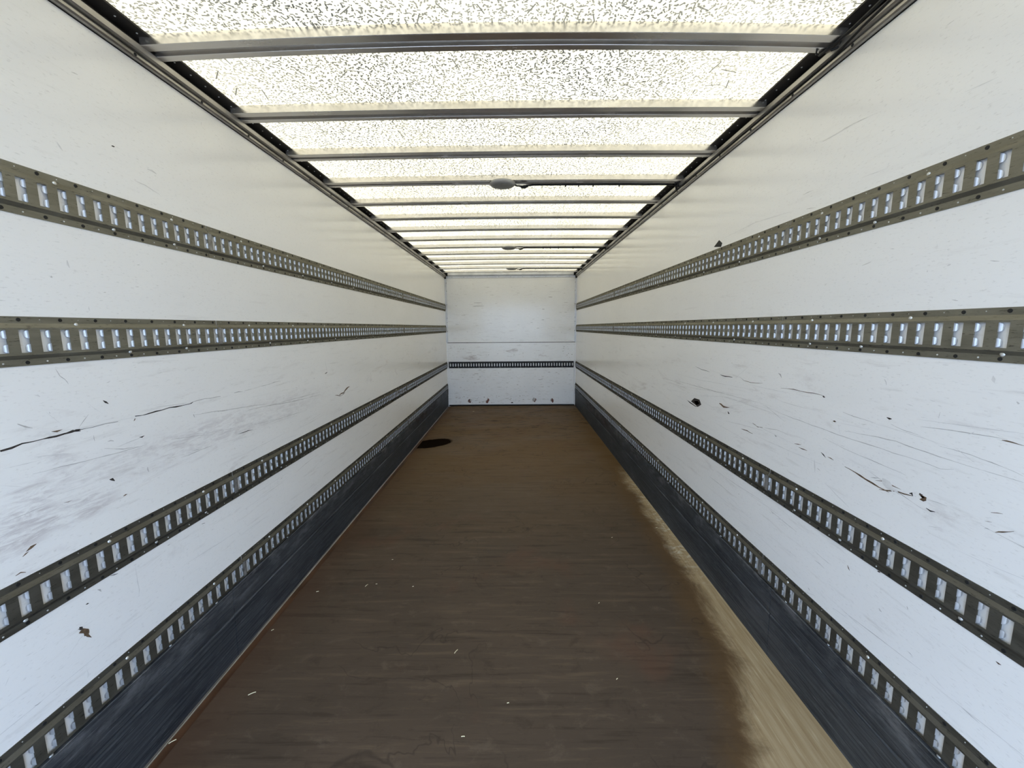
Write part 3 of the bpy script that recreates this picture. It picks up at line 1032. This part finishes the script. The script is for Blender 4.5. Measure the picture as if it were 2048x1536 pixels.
for pts, w, mi in (([(1475, 18), (1530, 42)], .004, DARK), ([(1855, 38), (1925, 48)], .003, BROWN), ([(1880, 155), (1925, 158), (1990, 148)], .003, BROWN), ([(1820, 130), (1850, 145)], .0024, GREY),
                   ([(1490, 120), (1560, 130)], .0018, GREY), ([(1670, 1170), (1790, 1275)], .0016, GREY), ([(1500, 985), (1590, 1085)], .0014, PALE), ([(1885, 910), (1915, 935)], .004, BROWN),
                   ([(1365, 850), (1400, 885)], .002, GREY), ([(820, 315), (880, 365)], .004, PALE), ([(1015, 350), (1030, 380)], .005, BROWN), ([(1000, 620), (1080, 700)], .0018, PALE),
                   ([(730, 490), (830, 530)], .003, PALE), ([(930, 600), (1020, 665)], .0022, PALE), ([(1200, 600), (1215, 625)], .004, GREY), ([(785, 480), (795, 500)], .003, GREY),
                   ([(420, 180), (500, 250)], .0016, PALE), ([(560, 330), (600, 360)], .002, GREY), ([(1360, 590), (1370, 610)], .004, GREY), ([(1900, 1195), (1990, 1270)], .0012, PALE),
                   ([(600, 75), (640, 85)], .003, PALE), ([(1190, 385), (1210, 392)], .004, DARK)):
    R.ribbon(c9(*pts), w, mi, .6)
for pts, w, mi in (([(1590, 155), (1640, 118)], .0018, GREY), ([(755, 1140), (815, 1112)], .0028, GREY), ([(775, 1225), (830, 1215)], .0028, GREY), ([(870, 830), (1050, 725), (1190, 660)], .0030, PALE),
                   ([(1180, 478), (1220, 455)], .0018, GREY), ([(1700, 540), (1900, 450)], .0022, PALE), ([(270, 1405), (480, 1300), (700, 1235)], .0026, PALE), ([(1100, 1040), (1250, 985)], .002, PALE)):
    R.ribbon(c3(*pts), w, mi, .5)
random_wear(R, 420, 90, 23)
tag(R.b.build('wear_marks', MM, wall_right, False, False), 'dark gouges, scuffs and long scratches in the white lining', kind='stuff')
# torn dark hole above the topmost rail
b = MB()
pts = [on_x(x, y, W) for x, y in ((1428, 494), (1438.5, 480), (1444.8, 486), (1442.5, 493.8))]
b.face([(W - .0008, q.y, q.z) for q in pts])
b.build('torn_hole', 'hole', wall_right, False, False)

# marks on the bulkhead
b = MB()
rnd.seed(5)


def bq(px, py, w, h, mi, depth, n=8):
    c = on_y(px, py, YB - depth)
    b.face([(c.x + w * rnd.uniform(.6, 1.15) * math.cos(2 * math.pi * i / n), YB - depth - .0004 - (len(b.f) % 9) * .00006, c.z + h * rnd.uniform(.6, 1.15) * math.sin(2 * math.pi * i / n)) for i in range(n)], mi)


for x, y in ((510, 905), (735, 905), (1335, 898), (1560, 900)):
    for k in range(5):
        bq(860 + (x + rnd.uniform(-12, 12)) / 6.4, 660 + (y + rnd.uniform(-16, 16)) / 6.4, .022, .034, rnd.choice((RUST, RUST, RUST, GREY)), .022)
bq(860 + 1050 / 6.4, 660 + 930 / 6.4, .026, .014, DARK, .022)
for i in range(190):
    x, y = rnd.uniform(240, 1830), rnd.uniform(500, 940)
    bq(860 + x / 6.4, 660 + y / 6.4, rnd.uniform(.004, .035), rnd.uniform(.0015, .004), rnd.choice((PALE, PALE, GREY, GREY)), .022, 6)
for i in range(34):
    x = rnd.choice((rnd.uniform(250, 900), rnd.uniform(800, 1250), rnd.uniform(1700, 1830)))
    bq(860 + x / 6.4, 660 + rnd.uniform(200, 370) / 6.4, rnd.uniform(.004, .012), rnd.uniform(.003, .007), rnd.choice((GREY, GREY, BROWN, PALE)), .020, 7)
bq(860 + 500 / 6.4, 660 + 292 / 6.4, .06, .004, GREY, .020)
for x, y, w in ((600, 560, .05), (560, 575, .03), (640, 600, .02), (620, 632, .03), (1525, 540, .03), (1620, 545, .03), (1410, 635, .06), (1570, 690, .02), (1120, 700, .02), (640, 510, .04)):
    bq(860 + x / 6.4, 660 + y / 6.4, w, .006, GREY, .022)
for i in range(60):
    x = rnd.uniform(270, 1200) if i % 3 else rnd.uniform(300, 1220)
    x = rnd.uniform(300, 900) if i % 4 == 0 else x
    px, py = 860 + x / 6.4, 660 + rnd.uniform(835, 930) / 6.4
    bq(px, py, rnd.uniform(.004, .03), rnd.uniform(.003, .012), rnd.choice((GREY, PALE, PALE)), .022, 6)
for i in range(170):
    x, y = rnd.uniform(260, 1800), rnd.uniform(540, 1290)
    bq(860 + x / 6.4, 480 + y / 6.4, rnd.uniform(.006, .06), rnd.uniform(.0015, .004), rnd.choice((PALE, PALE, PALE, GREY)), .006, 6)
for x, y, w in ((620, 845, .13), (610, 805, .10), (1450, 885, .03), (1445, 1022, .03), (1385, 1128, .035), (1540, 730, .05), (1600, 660, .12), (1130, 678, .05)):
    bq(860 + x / 6.4, 480 + y / 6.4, w, .006, GREY if y not in (660, 678) else PALE, .006)
tag(b.build('wear_marks', MM, wall_back, False, False), 'brown and grey scuffs on the white sheets', kind='stuff')
b = MB()
for z in (1.45, 1.62, 1.70, 1.95, 2.2, 2.35):
    for s in (-1, 1):
        b.lathe([(.006, 0), (.005, .002), (0.0, .003)], (s * 1.2135, YB - .0105, z), (0, -1, 0), 8)
b.build('screw_heads', 'hole', wall_back, False, False)

# ------------------------------------------------------------------ loose straw on the floor
straws = [(504, 1387, 38, .6), (912, 1303, 34, 1.1), (733, 1171, 30, 1.2), (1016, 1406, 12, .3), (926, 1473, 18, .1), (1234, 1358, 12, .8), (545, 1260, 16, .9), (345, 1483, 30, .8), (540, 1235, 12, .4),
          (785, 1119, 12, .2), (826, 1173, 12, .4), (753, 1168, 12, .3), (1224, 1075, 14, .5), (1198, 1206, 12, .9), (635, 1183, 18, .4), (604, 1106, 14, .7), (947, 823, 40, .0), (1313, 1055, 20, .3)]
for px, py, mm, ang in straws:
    p = on_z(px, py, .001)
    b = MB()
    L_ = mm * .75 / 1000
    b.tube([(-L_ / 2, 0, .0016), (-L_ * .1, L_ * .03, .0020), (L_ * .2, L_ * .02, .0018), (L_ / 2, -L_ * .04, .0016)], .0016, 5)
    o = b.build('straw_bit', 'straw', None, True)
    o.location = (p.x, p.y, 0)
    o.rotation_euler = (0, 0, ang)
    tag(o, 'tiny pale straw bit lying loose on the brown floor', 'straw', 'straw bits on the floor')
